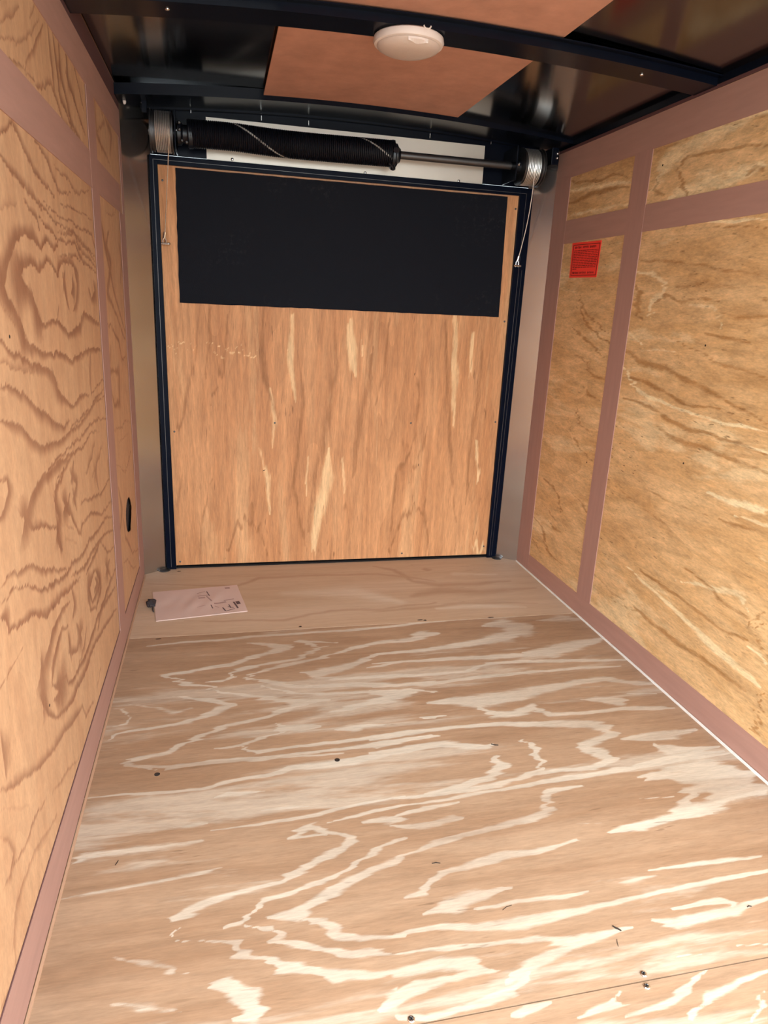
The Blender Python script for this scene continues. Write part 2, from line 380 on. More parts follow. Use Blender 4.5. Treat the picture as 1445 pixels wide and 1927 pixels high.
  [-1,1605,1028,7,1603,1005,13,1584,994,3],
  [-0.9,1864,1021,9,1876,1002,15,1827,982,4,1799,1008,13],
  [-0.5,1133,1101,8,1179,1110,6,1228,1119,4],
  [-0.6,1057,900,5,1109,887,6,1201,874,6,1291,863,5],
  [-0.8,1755,862,7,1727,819,11,1728,777,11],
  [-0.8,1453,970,8,1441,955,7],
  [-0.7,1594,615,6,1674,630,8,1727,659,8],
  [-0.7,1675,586,8,1746,607,8,1820,627,6],
  [-0.6,1537,864,3,1662,857,3],
  [-0.6,1088,980,6,1122,960,5,1161,943,6,1186,925,7],
  [-0.9,1734,1108,5,1797,1091,4,1905,1069,4],
  [-0.9,1528,1108,2,1641,1115,2,1735,1111,2],
  [-0.9,1000,749,3,1033,745,4,1035,727,9,1001,708,6,982,701,5],
  [-1,1467,692,4,1352,697,7,1228,703,7,1164,695,10,1126,682,13,1098,665,17,1132,640,4,1196,622,4,1292,588,5],
  [-1,1430,690,5,1371,668,3,1307,661,6,1295,631,10,1313,602,11,1291,585,14,1295,556,12,1318,537,4],
  [-1,1475,669,7,1449,649,8,1484,622,8,1449,605,8,1464,574,6],
  [-1,1418,617,7,1370,605,14,1416,570,6,1456,531,4,1488,512,4,1515,527,8],
  [-0.9,1905,528,5,1756,529,4,1574,566,3,1513,572,3],
  [-1,1908,463,4,1734,481,3,1624,523,4,1515,527,5],
  [-1,1920,414,2,1809,453,3,1696,456,4,1580,473,4,1491,471,4,1382,488,4,1330,486,4,1231,508,4,1137,535,3,1081,567,2,1018,588,2,945,603,3],
  [-1,1921,378,3,1820,411,3,1710,425,4,1611,437,5,1519,437,5,1373,465,4],
  [-0.9,1334,496,5,1215,538,4,1151,570,5,1111,588,4,1036,608,4,953,625,3],
  [-1,936,578,5,957,568,8,965,544,3,1015,530,4,1051,518,5,1101,504,5,1164,476,6,1242,463,7,1364,443,4,1453,430,3],
  [-1,1611,379,4,1658,338,12,1625,324,7,1553,329,3,1536,371,12,1611,379,6],
  [-1,1603,360,5,1619,340,11,1581,338,3],
  [-0.9,1526,400,10,1510,365,9,1525,319,3,1598,291,4,1664,308,9,1675,345,10],
  [-1,1872,235,6,1722,259,5,1591,275,5,1537,265,7,1465,258,6,1384,267,5,1311,272,5,1266,290,3,1258,310,2,1154,352,3],
  [-0.9,1361,436,7,1375,404,10,1350,388,7],
  [-1,1308,393,3,1258,409,4,1217,401,7,1169,388,7,1150,358,7],
  [-1,1339,427,3,1263,439,5,1188,436,8,1140,417,13,1098,407,16,1086,359,15,1113,315,6,1154,281,3,1205,260,4,1295,234,7,1369,230,7,1450,223,8,1544,226,5,1723,194,5,1875,165,4],
  [-0.9,1297,364,17,1300,332,8,1361,304,5,1406,317,14,1383,357,8],
  [-0.9,1164,342,4,1210,310,25,1156,322,5],
  [-0.8,856,367,5,927,326,6,1014,283,6,1112,246,6,1204,219,8,1295,190,8,1365,174,3,1391,136,4,1474,120,7],
  [-0.7,1297,106,3,1163,157,4,1088,185,3],
  [-0.8,880,432,11,885,401,13,883,374,8],
  [-1,1919,337,3,1798,360,3,1708,421,2,1603,418,6,1510,415,4],
  [-0.9,1817,334,8,1766,324,15,1821,272,6],
  [-0.7,1737,610,10,1703,591,13,1733,540,9],
  [-0.7,1894,574,14,1894,541,14],
  [-0.5,1353,543,7,1446,507,5],
  [-0.5,1117,659,9,1187,631,7],
  [-0.7,1462,302,8,1432,283,7,1368,276,6],
  [-0.6,1587,147,9,1526,126,11],
  [-0.7,1363,568,4,1423,542,6],
  [-0.8,902,490,2,953,489,2,1021,492,2],
  [-0.9,1910,278,5,1760,277,7,1642,271,8,1592,248,8],
  [-0.8,1057,200,2,987,223,3,946,226,4,901,228,3,867,237,3],
  [-0.6,1100,129,6,1022,153,5,970,179,5,902,182,5,856,176,10,833,148,7,831,110,8],
  [-0.7,835,312,2,858,287,3,872,250,7,851,240,6,825,244,2],
  [-0.5,847,345,3,913,293,3,966,260,3],
  [-0.6,790,108,6,775,111,6,760,113,5],
  [-0.9,1559,1457,9,1562,1406,9,1573,1352,9],
  [-0.9,1651,1463,9,1644,1403,10,1727,1329,6,1903,1313,3],
  [-0.9,1724,1465,11,1720,1409,9,1890,1343,6],
  [-0.9,1803,1463,10,1889,1398,9],
  [-0.8,1519,1447,5,1425,1381,6,1359,1338,2,1275,1320,3,1214,1315,3],
  [-0.7,1415,1419,3,1448,1441,3,1471,1466,4],
  [-0.8,1354,1326,3,1442,1323,3,1543,1357,5,1644,1315,6,1853,1312,4],
  [-0.7,1229,1355,4,1299,1385,6,1354,1416,5],
  [-0.7,1221,1334,4,1320,1356,3,1402,1389,3,1489,1443,4],
  [-0.9,1600,1460,7,1611,1407,10,1626,1358,7,1743,1318,7],
  [-0.9,1170,1197,7,1241,1231,3,1286,1209,6,1360,1182,5,1497,1164,5],
  [-0.9,1160,1171,5,1213,1160,5,1308,1146,6,1380,1131,7],
  [-0.9,1380,1235,4,1470,1214,5,1536,1179,4,1669,1189,2],
  [-0.8,1519,1219,3,1640,1214,4,1736,1197,4,1891,1225,3],
 ],
 'left_far': [
  [-0.8,2044,1186,11,2087,1120,13,2142,1072,12,2219,993,9,2397,886,9],
  [-0.8,2184,1163,5,2113,1121,13,2174,1081,16,2082,996,13,2199,950,6,2385,860,8],
  [-0.9,2018,909,3,2098,914,3,2249,859,7,2290,805,5,2395,806,2],
  [-0.8,2074,861,9,2031,796,10,2124,787,4,2210,775,19,2186,689,16,2079,688,5,2037,749,10],
  [-0.7,2000,637,3,2168,616,3,2271,620,3,2409,597,2],
  [-0.7,2118,578,3,2217,580,2,2354,564,2],
  [-0.7,2153,1211,4,2259,1207,3,2360,1233,3],
  [-0.6,2380,1139,13,2424,1092,21,2362,1031,13],
  [-0.8,2015,547,2,2217,467,2,2375,502,8],
  [-0.7,2117,348,13,2131,286,9,2272,189,4,2441,141,3],
  [-0.7,2062,231,3,2140,213,3,2249,141,4,2341,112,3],
  [-0.7,2052,465,10,2095,388,15,2033,342,12],
  [-0.7,2073,1457,13,2068,1378,10,2285,1342,6],
  [-0.7,2165,1460,9,2220,1436,8,2072,1387,2],
  [-0.7,2229,1456,7,2345,1432,16,2299,1374,11],
 ],
 'right': [
  [-0.9,1956,904,8,1860,877,8,1735,865,8,1636,849,6,1518,829,5,1423,806,4,1326,787,3],
  [-0.9,1908,824,3,1803,821,7,1718,804,5,1605,788,3,1478,794,3],
  [-1,1937,761,4,1787,762,5,1701,738,5,1588,726,5,1490,726,4,1401,723,4,1307,716,3],
  [-0.8,1731,705,7,1650,687,7,1512,688,5,1388,678,6,1296,676,6],
  [-0.8,1705,947,2,1573,914,3,1507,899,4,1419,892,3,1352,880,3],
  [-0.9,1587,966,6,1495,962,5,1430,951,3],
  [-0.9,1830,1044,6,1780,1062,4,1717,1045,4,1638,1057,6,1572,1050,3],
  [-0.9,1924,1085,15,1910,1035,15,1892,998,11],
  [-0.7,1952,1223,4,1863,1199,5],
  [-0.7,1952,1160,4,1811,1149,4,1700,1140,3,1568,1123,3,1412,1100,2],
  [-1,1683,1225,2,1558,1216,2,1441,1202,2],
  [-0.7,1408,536,4,1349,534,6,1296,540,5],
  [-0.7,1438,1057,6,1399,1050,5],
  [-0.7,1547,1023,4,1479,1009,6,1390,1018,5],
  [1,1943,1127,4,1858,1120,5,1797,1097,8,1796,1066,8,1847,1049,10,1844,1008,11],
  [1,1942,851,7,1864,795,6,1793,785,5,1703,774,4,1533,765,3,1412,765,4,1321,766,3],
  [1,1459,724,3,1372,721,4,1309,723,5],
  [1,1470,582,6,1364,587,9,1274,597,11],
  [1,1355,557,6,1266,568,7],
  [0.9,1660,1236,3,1568,1231,4,1446,1223,4],
  [0.8,1942,953,7,1855,925,4],
  [-0.6,1895,494,4,1796,473,3,1682,461,3,1571,450,3],
  [-0.6,1749,527,3,1650,519,3,1534,525,2,1436,527,2],
  [-0.5,1756,1083,9,1621,1089,10,1498,1080,7],
  [0.6,1672,1037,6,1574,1034,6,1530,984,7],
  [0.7,1695,913,4,1787,915,4,1868,910,4],
  [-0.6,1743,923,2,1678,901,2,1628,871,2],
  [1,1785,270,3,1683,260,4,1582,250,4,1483,239,6,1420,224,8,1345,214,9,1281,206,8,1217,200,7,1184,197,5],
  [0.9,1536,320,3,1400,356,5,1303,378,7,1272,349,6],
  [0.8,1486,137,3,1425,136,4],
  [0.9,1250,271,3,1213,269,4,1181,257,4],
  [-0.9,1705,287,4,1590,281,4,1495,283,4,1405,275,4,1324,272,4,1254,284,4],
  [-0.8,1703,169,7,1557,157,8,1432,161,8,1348,165,7,1280,164,7,1220,161,6],
  [-0.7,1816,138,5,1665,168,4],
  [-0.9,1518,368,4,1427,356,3,1316,336,4,1254,335,3,1245,336,4],
  [-0.9,1227,319,3,1208,350,4],
  [-0.9,1182,191,4,1176,151,4,1174,96,5,1200,86,4],
  [-0.7,1943,179,5,1840,162,5,1758,168,4],
  [-0.7,1252,329,4,1225,298,4,1184,270,4],
  [-0.7,1215,382,5,1231,353,4,1242,326,4],
  [-0.9,1814,1383,8,1777,1406,4,1701,1398,4,1625,1398,3,1490,1382,3],
  [-0.9,1811,1372,8,1776,1337,7,1752,1315,7],
  [-0.8,1550,1328,6,1507,1339,6,1474,1325,4],
  [-0.8,1914,1372,12,1906,1339,8,1872,1325,7],
  [-0.5,1641,1454,6,1535,1441,9,1507,1443,10],
  [-0.6,1933,1443,6,1859,1450,5,1788,1447,3],
  [0.75,1910,1356,29,1867,1412,30,1713,1442,23,1603,1447,14,1509,1452,11],
  [0.75,1842,1316,12,1723,1330,27,1585,1329,20,1479,1343,14],
 ],
 'right_far': [
  [0.7,2440,1409,10,2239,1398,9,2043,1385,7],
  [0.6,2405,1332,14,2049,1324,11],
  [-0.9,2450,1450,4,2385,1428,5,2243,1414,4,2156,1419,4,2046,1397,3],
  [-0.9,2429,1368,9,2235,1382,7,2040,1374,3],
  [-0.8,2203,1456,3,2062,1455,3],
  [-0.9,2280,1063,7,2234,1021,6,2158,985,4,2043,943,3],
  [-0.9,2283,1031,6,2198,968,6,2113,935,3,2036,914,3],
  [-0.8,2287,954,6,2159,906,6,2055,871,3],
  [-0.8,2189,850,6,2134,811,6,2037,805,3],
  [-0.9,2157,770,5,2129,746,5,2040,737,3],
  [-0.9,2207,691,6,2158,641,5,2109,627,3,2034,635,2],
  [-0.7,2257,648,5,2206,592,5,2112,553,4,2063,536,4],
  [-0.7,2143,399,5,2066,374,5,2024,345,6],
  [-0.7,2264,866,3,2192,860,3,2126,823,4],
  [-0.9,2464,231,2,2392,217,4,2333,194,6,2314,168,9,2300,140,5,2242,131,3,2155,129,3],
  [-0.9,2391,394,3,2294,385,6,2248,346,6,2215,306,5],
  [-0.8,2472,148,4,2383,129,4,2330,105,3],
  [-0.8,2302,245,3,2238,237,4,2183,238,3],
  [-0.8,2360,300,3,2291,277,4,2215,261,3],
 ],
 'door': [
  [-0.8,263,964,7,255,824,7,239,734,6],
  [-0.8,324,958,7,303,780,7,255,642,5],
  [-0.7,219,945,5,205,778,7,165,622,7,135,529,7],
  [-0.8,444,955,7,440,848,9,448,738,8,476,627,7],
  [-0.7,569,834,6,590,647,6,573,452,6,555,301,8,618,35,6],
  [-0.7,698,947,8,712,792,10,687,630,14,670,492,14,633,351,12,617,143,10],
  [-0.8,846,842,12,841,719,10,807,572,14,792,432,10,785,329,9],
  [-0.7,901,937,6,898,797,6,865,632,6],
  [-0.8,1021,752,6,1037,654,6,1026,493,6,961,348,6,951,134,7],
  [-0.7,1120,946,8,1152,656,9,1178,452,8,1225,127,7],
  [-0.7,1274,952,6,1281,758,9,1261,494,9,1261,237,6],
  [-0.8,945,35,6,1001,187,7,1041,241,6,1088,185,6,1120,28,6],
  [-0.8,299,47,6,349,171,6,379,212,6,427,148,6,456,41,6],
  [-0.7,1014,348,6,1060,452,6,1075,555,7],
  [-0.6,108,54,8,125,257,8,147,356,8],
  [-0.6,202,50,6,216,205,6,257,355,6],
  [1,755,950,15,768,840,16,782,727,14],
  [1,691,452,10,683,351,20,665,247,20,647,142,14,639,34,12],
  [0.8,467,692,9,486,569,10,476,492,8],
  [0.8,549,959,13,541,787,10,561,647,10],
  [1,1159,966,16,1175,756,12,1180,555,10],
  [0.9,1234,931,14,1238,757,12],
  [0.9,1283,494,13,1307,345,13],
  [1,1315,56,27,1347,20,27],
  [0.7,428,452,10,457,353,10,466,199,8],
  [0.7,742,412,10,756,288,10],
  [0.7,612,452,8,604,300,6],
  [-0.45,334,453,44],
  [-0.6,506,39,19],
  [-0.5,476,617,38,495,598,29],
  [-0.5,961,534,40,995,493,30],
  [-0.5,758,214,43],
  [-0.5,398,252,19,398,149,20],
  [0.9,111,828,4,207,826,5],
  [0.8,242,823,3,313,821,3,421,820,4],
  [0.6,532,819,7],
  [0.8,806,860,9,808,813,8],
 ],
}


def figure(key, U, V, asym=False, warp=.004, seed=0, fib=None):
    """per-vertex pale / dark strengths from the stroke list"""
    rs = np.random.RandomState(seed)
    # wobble the strokes a little so that they are not smooth
    u = U.copy(); v = V.copy()
    for f, a in ((23, 1.0), (57, .6), (121, .35)):
        p = rs.rand(4)*6.28; th = rs.rand(2)*6.28
        u = u + warp*a*np.sin(f*(np.cos(th[0])*U + np.sin(th[0])*V) + p[0])*np.sin(f*.8*(U - V) + p[2])
        v = v + warp*a*np.sin(f*(np.cos(th[1])*U + np.sin(th[1])*V) + p[1])*np.sin(f*.7*(U + V) + p[3])
    # fibres: the edges of a figure run out along the grain
    if fib is not None:
        al, ac, ca, cl = fib              # amplitude, axis of the grain (0 = u), cell across, cell along
        for amp, k1 in ((al, 1.0), (al*.5, .5)):
            T = rs.rand(700, 200)
            A_, B2 = (V, U) if ac == 0 else (U, V)
            x = (A_ + 3)/(ca*k1); y = (B2 + 3)/(cl*k1)
            xi = x.astype(int); yi = y.astype(int); fx = x-xi; fy = y-yi
            fx = fx*fx*(3-2*fx); fy = fy*fy*(3-2*fy)
            g = lambda i, j: T[(xi+i) % 700, (yi+j) % 200]
            nz = (g(0,0)*(1-fx)+g(1,0)*fx)*(1-fy) + (g(0,1)*(1-fx)+g(1,1)*fx)*fy - .5
            if ac == 0: u = u + 2*amp*nz
            else: v = v + 2*amp*nz
    pale = np.zeros_like(U); dark = np.zeros_like(U)
    for st in GRAIN[key]:
        s = st[0]; pts = np.array(st[1:], float).reshape(-1, 3)/1000
        if len(pts) == 1: pts = np.vstack([pts, pts + [1e-4, 0, 0]])
        pts[0, 2] *= .45; pts[-1, 2] *= .45
        tgt = pale if s > 0 else dark
        for a, b in zip(pts[:-1], pts[1:]):
            wm = max(a[2], b[2])*2.6
            msk = (u > min(a[0], b[0]) - wm) & (u < max(a[0], b[0]) + wm) & (v > min(a[1], b[1]) - wm) & (v < max(a[1], b[1]) + wm)
            idx = np.nonzero(msk)[0]
            if not len(idx): continue
            du, dv = b[0]-a[0], b[1]-a[1]; l2 = du*du + dv*dv + 1e-12; ln = math.sqrt(l2)
            pu = u[idx]-a[0]; pv = v[idx]-a[1]
            t = np.clip((pu*du + pv*dv)/l2, 0, 1); ww = a[2] + (b[2]-a[2])*t
            d = np.hypot(pu - t*du, pv - t*dv)
            if asym and s < 0:
                side = pu*dv - pv*du          # > 0 : on the right of the direction of travel
                d = d/np.where(side > 0, .4, 3.2)
                f = 1 - d/(ww*1.15)
            else:
                f = 1 - d/(2*ww)
            if s > 0: f = f*1.12
            f = np.clip(f, 0, 1)*abs(s)
            tgt[idx] = np.maximum(tgt[idx], f)
    return pale, dark

def panel(name, key, mat, o, ux, vx, u0, u1, v0, v1, thick, step, asym=False, parent=None, seed=0, warp=.004, hole=None, fib=None):
    """a board with a dense front face; o/ux/vx place (u,v); back is thick behind"""
    nu = max(2, int((u1-u0)/step)); nv = max(2, int((v1-v0)/step))
    us = np.linspace(u0, u1, nu+1); vs = np.linspace(v0, v1, nv+1)
    UU, VV = np.meshgrid(us, vs, indexing='ij'); U = UU.ravel(); V = VV.ravel()
    o = np.array(o, float); ux = np.array(ux, float); vx = np.array(vx, float); n = np.cross(ux, vx)*(-thick)
    co = o + U[:, None]*ux + V[:, None]*vx
    pale, dark = figure(key, U, V, asym, warp, seed, fib)
    cu = [u0, u1, u1, u0]; cv = [v0, v0, v1, v1]
    back = np.array([o + a*ux + b*vx + n for a, b in zip(cu, cv)])
    I = np.arange((nu+1)*(nv+1)).reshape(nu+1, nv+1)
    cen_u = (us[:-1]+us[1:])/2; cen_v = (vs[:-1]+vs[1:])/2
    keep = np.ones((nu, nv), bool)
    if hole is not None: keep = ~hole(*np.meshgrid(cen_u, cen_v, indexing='ij'))
    q = np.stack([I[:-1, :-1], I[1:, :-1], I[1:, 1:], I[:-1, 1:]], -1)[keep].reshape(-1, 4)
    nb = len(co); faces = q.tolist()
    faces.append([nb+3, nb+2, nb+1, nb])
    faces.append([nb, nb+1] + I[::-1, 0].tolist()); faces.append([nb+1, nb+2] + I[-1, ::-1].tolist())
    faces.append([nb+2, nb+3] + I[:, -1].tolist()); faces.append([nb+3, nb] + I[0, :].tolist())
    allco = np.vstack([co, back])
    me = bpy.data.meshes.new(name); me.from_pydata(allco.tolist(), [], faces); me.update()
    for nm, arr in (('pale', pale), ('dark', dark)):
        a = me.attributes.new(nm, 'FLOAT', 'POINT'); a.data.foreach_set('value', np.concatenate([arr, np.zeros(4)]).astype(np.float32))
    return link(name, me, mat, parent)

# ------------------------------------------------------------------ shell
W = 1.487; YN = 0.30; YF = 2.55; ZT = 1.54
SAG = lambda x: .034*(1 - ((x-.743)/.743)**2)
sheet_z = lambda x: 1.60 - .030*x/W + SAG(x)
bow_z = lambda x: 1.551 - .002*x/W + SAG(x)

# floor: three plywood sheets
X, Yv, Zv = (1, 0, 0), (0, 1, 0), (0, 0, 1)
o = struct(panel('floor', 'floor', M['floor'], (0, 0, 0), X, Yv, 0, W, .7225, 2.0225, .018, .0034, seed=3, warp=.002, fib=(.016, 0, .009, .12)))
o2 = struct(panel('floor', 'floor_near', M['floor'], (0, 0, 0), X, Yv, 0, W, YN, .720, .018, .0042, seed=4, warp=.002, fib=(.016, 0, .009, .12)))
o3 = struct(panel('floor', 'floor_far', M['floor_far'], (0, 0, 0), X, Yv, 0, W, 2.025, 2.60, .018, .006, seed=5))
bm = bmesh.new(); box(bm, -.03, W+.03, YN, 2.68, -.04, -.019); struct(obj('floor', bm, M['dark']))

def slot(u, v):   # the oblong cut-out in the left wall
    a = (u - 2.233)/.068; b = (v - .329)/.053; b = b - a*.05
    return (a*a + b*b < 1) | ((np.abs(u - 2.300) < .012) & (np.abs(v - .332) < .008)) | ((np.abs(u - 2.245) < .014) & (np.abs(v - .277) < .007))
# left wall: ux = +y, vx = +z  (normal = +x)
struct(panel('wall_left', 'left', M['left'], (0, 0, 0), Yv, Zv, YN, 1.985, .0, 1.60, .012, .0042, asym=True, seed=11, warp=.0025, fib=(.0035, 1, .014, .05)))
struct(panel('wall_left', 'left_far', M['left'], (0, 0, 0), Yv, Zv, 1.985, 2.56, .0, 1.60, .012, .003, seed=12, hole=slot, warp=.002, fib=(.006, 1, .008, .05)))
# right wall: ux = -y so that the normal faces -x; figures are stored in (y, z)
def panel_r(key, y0, y1, seed, step):
    for st in GRAIN[key]:
        for i in range(1, len(st), 3): st[i] = -st[i]
    return struct(panel('wall_right', key, M['right'], (W, 0, 0), (0, -1, 0), Zv, -y1, -y0, .0, 1.57, .012, step, seed=seed, warp=.003, fib=(.018, 0, .008, .08)))
panel_r('right', YN, 1.99, 13, .0045); panel_r('right_far', 1.99, 2.56, 14, .004)
# dark lining behind the slot
bm = bmesh.new(); box(bm, -.011, -.009, 2.15, 2.33, .25, .42); struct(obj('wall_left', bm, M['slotfill']))

# mauve bands (3 mm proud of the plywood)
k = [0]
def band(quad_yz, side, mat, t=.0018):
    k[0] += 1
    bm = bmesh.new(); x = 0 if side == 'l' else W; dx = t if side == 'l' else -t
    prism(bm, [(x, y, z) for y, z in quad_yz], (dx, 0, 0))
    return struct(obj('trim_%d' % k[0], bm, mat))
for s, top in (('l', ((YN, 1.458), (2.555, 1.458), (2.555, 1.541), (YN, 1.541))), ('r', ((YN, 1.457), (2.555, 1.453), (2.555, 1.543), (YN, 1.541)))):
    band(top, s, M['band_h'])
band(((YN, 1.238), (2.46, 1.237), (2.46, 1.318), (YN, 1.32)), 'l', M['band_h'])
band(((YN, 1.237), (2.46, 1.237), (2.46, 1.314), (YN, 1.297)), 'r', M['band_h'])
band(((YN, 0.004), (2.46, .004), (2.46, .078), (YN, .104)), 'l', M['band_h'])
band(((YN, .004), (2.46, .004), (2.46, .068), (YN, .078)), 'r', M['band_h'])
def post(side, y0, y1, z0, z1, lean=0):
    band(((y0-lean, z0), (y1-lean, z0), (y1, z1), (y0, z1)), side, M['band_v'], .0022)
    o_ = C.objects['trim_%d' % k[0]]; x = .0003 if side == 'l' else W-.0003
    bm = bmesh.new(); prism(bm, [(x, y0-lean-.0035, z0), (x, y0-lean, z0), (x, y0, z1), (x, y0-.0035, z1)], (.0003 if side == 'l' else -.0003, 0, 0))
    if side == 'l': obj('joint', bm, M['maroon'], o_)
    else: bm.free()
bm = bmesh.new(); prism(bm, [(.0003, YN, .104), (.0003, 2.46, .078), (.0003, 2.46, .081), (.0003, YN, .109)], (.0006, 0, 0)); obj('joint', bm, M['maroon'], C.objects['trim_5'])
post('l', 1.935, 2.045, 0.078, 1.458, .03)
post('r', 1.945, 2.036, 0.068, 1.457, .0)
post('l', 2.425, 2.555, .004, 1.237); post('l', 2.50, 2.555, 1.237, 1.458)
post('r', 2.435, 2.555, .004, 1.453)
# top plates
bm = bmesh.new(); box(bm, -.012, -.001, YN, 2.56, 1.541, 1.61); struct(obj('trim_20', bm, M['maroon']))
bm = bmesh.new(); box(bm, .0, .0022, YN, 2.555, 1.5412, 1.595); struct(obj('trim_21', bm, M['maroon']))
bm = bmesh.new(); box(bm, W-.0022, W, YN, 2.555, 1.5435, 1.552); struct(obj('trim_22', bm, M['maroon']))
bm = bmesh.new(); box(bm, W-.003, W, YN, 2.555, 1.5523, 1.585); struct(obj('trim_25', bm, M['black']))
# thin edges where the walls meet the floor
bm = bmesh.new(); box(bm, .0032, .0075, YN, 2.54, .0, .0035); struct(obj('trim_23', bm, M['edge_l']))
bm = bmesh.new(); box(bm, W-.0085, W-.0032, YN, 2.54, .0, .004); struct(obj('trim_24', bm, M['edge_r']))
# outer skins of the walls
bm = bmesh.new(); box(bm, -.04, -.0125, YN, 2.66, -.03, 1.62); struct(obj('wall_left', bm, M['corner']))
bm = bmesh.new(); box(bm, W+.0125, W+.04, YN, 2.66, -.03, 1.60); struct(obj('wall_right', bm, M['corner']))

# ceiling sheet (arched)
def arched(x0, x1, y0, y1, zf, t, n=40):
    bm = bmesh.new(); A = []
    for i in range(n+1):
        x = x0 + (x1-x0)*i/n; z = zf(x)
        A.append([bm.verts.new(p) for p in ((x, y0, z), (x, y1, z), (x, y1, z+t), (x, y0, z+t))])
    for a, b in zip(A, A[1:]):
        for j in range(4): bm.faces.new([a[j], a[(j+1) % 4], b[(j+1) % 4], b[j]])
    bm.faces.new(A[0][::-1]); bm.faces.new(A[-1]); return bm
struct(obj('ceiling', arched(-.03, W+.03, YN, 2.66, sheet_z, .006), M['roof'], smooth=True))
# red-brown board under the roof skin, above the bows
tag(obj('plywood_panel', arched(.438, 1.066, YN, 2.50, lambda x: bow_z(x)+.0235, .005), M['ceilply'], smooth=True),
    'red-brown board running down the middle of the black ceiling above the roof bows', 'board')
# roof bows
def bow(y0, y1, lab, screws):
    t = thing('roof_bow', lab, 'roof bow', ((W/2), (y0+y1)/2, bow_z(.743)), 'arched black bows under the roof')
    bm = arched(.003, W-.003, y0+.012, y1, bow_z, .022)
    obj('bow_channel', bm, M['black'], t, smooth=True)
    bm = arched(.003, W-.003, y0-.004, y0+.012, lambda x: bow_z(x)+.017, .003); obj('flange', bm, M['black'], t, smooth=True)
    for x in screws:
        bm = bmesh.new(); dome(bm, (x, (y0+y1)/2, bow_z(x)), (0, 0, -1), .005, .0035); obj('screw', bm, M['zinc'], t, smooth=True)
    return t
bow(1.69, 1.79, 'arched black roof bow that the round dome light hangs from', (.20, 1.30))
bow(1.09, 1.19, 'arched black roof bow nearest the open end of the trailer', (.20, 1.30))
# header beam over the door
t = thing('header_beam', 'black beam across the ceiling just above the door spring', 'beam', (W/2, 2.52, 1.59))
obj('beam', arched(.003, W-.003, 2.445, 2.60, lambda x: bow_z(x)+.010, .03), M['black'], t, smooth=True)
obj('lip', arched(.003, W-.003, 2.588, 2.600, lambda x: bow_z(x)+.004, .008), M['black'], t, smooth=True)
bm = bmesh.new(); dome(bm, (.075, 2.54, bow_z(.075)+.010), (0, 0, -1), .006, .004); o = obj('rivet', bm, M['plastic'], t, smooth=True)
bm = bmesh.new(); dome(bm, (.0225, 2.52, bow_z(.02)+.010), (0, 0, -1), .005, .01); o = obj('rivet', bm, M['plastic'], t, smooth=True)

# ------------------------------------------------------------------ far end: header, corners, frame, ramp door
wf = bpy.data.objects.new('wall_far', None); COL.objects.link(wf); wf.location = (W/2, 2.62, 0); struct(wf)
bm = bmesh.new(); box(bm, .05, 1.44, 2.606, 2.625, 1.436, 1.60); obj('header_plate', bm, M['black'], wf)
bm = bmesh.new(); box(bm, .262, 1.224, 2.603, 2.6058, 1.430, 1.5595); o = obj('header_sheet', bm, M['alu'], wf); o['label'] = 'bare aluminium sheet'
for x, z in ((.344, 1.441), (.794, 1.437), (1.135, 1.438)):
    bm = bmesh.new(); dome(bm, (x, 2.603, z), (0, -1, 0), .005, .003); obj('rivet', bm, M['zinc'], wf, smooth=True)
for x in (.216, .44, .596, 1.019, 1.245):
    bm = bmesh.new(); box(bm, x-.001, x+.001, 2.602, 2.606, 1.566, 1.580); obj('rivet_tick', bm, M['zinc'], wf)  # header plate rivets, built as thin upright ticks
for (xa, ya), (xb, yb) in (((.0, 2.548), (.085, 2.603)), ((W, 2.545), (1.404, 2.603))):
    bm = bmesh.new(); s = 1 if xa < .5 else -1
    prism(bm, [(xa, ya, .0), (xb, yb, .0), (xb, yb, 1.60), (xa, ya, 1.60)], (0, .004, 0))
    o = obj('corner_sheet', bm, M['corner'], wf); o['label'] = 'bare metal corner sheet'
bm = bmesh.new(); box(bm, -.03, .07, 2.612, 2.64, 0, 1.6); box(bm, 1.42, W+.03, 2.612, 2.64, 0, 1.6); obj('corner_post', bm, M['black'], wf)
for x in (.07, 1.412):
    bm = bmesh.new(); dome(bm, (x, 2.585, .0), (0, 0, 1), .022, .007); o = obj('sealant', bm, M['steel'], wf, smooth=True)

# frame around the door
fr = bpy.data.objects.new('door_frame', None); COL.objects.link(fr); fr.location = (W/2, 2.6, 0); fr['kind'] = 'structure'
fr.name = 'trim_30'
def bar(name, quad, y0, d, mat, par, bevel=.001):
    bm = bmesh.new(); prism(bm, [(x, y0, z) for x, z in quad], (0, d, 0)); return obj(name, bm, mat, par, bevel=bevel)
bar('frame_side', [(.078, 0), (.113, 0), (.106, 1.43), (.081, 1.43)], 2.592, .03, M['frame'], fr)
bar('frame_side', [(1.370, 0), (1.410, 0), (1.421, 1.43), (1.369, 1.43)], 2.592, .03, M['frame'], fr)
bar('frame_top', [(.081, 1.406), (1.421, 1.406), (1.421, 1.433), (.081, 1.433)], 2.5925, .03, M['frame'], fr)
# thin ridges of the frame, their highlights painted in as lighter steel
for q in ([(.0945, .01), (.0960, .01), (.0935, 1.418), (.092, 1.418)], [(1.3795, .01), (1.3812, .01), (1.3945, 1.415), (1.393, 1.415)],
          [(1.3895, .01), (1.3905, .01), (1.4045, 1.15), (1.4035, 1.15)], [(.092, 1.4185), (1.394, 1.4135), (1.394, 1.4148), (.092, 1.4198)]):
    bar('ridge_highlight', q, 2.5905, .002, M['steel'], fr, 0)
bm = bmesh.new(); box(bm, .085, 1.41, 2.60, 2.62, 0, .006); obj('sill', bm, M['dark'], fr)

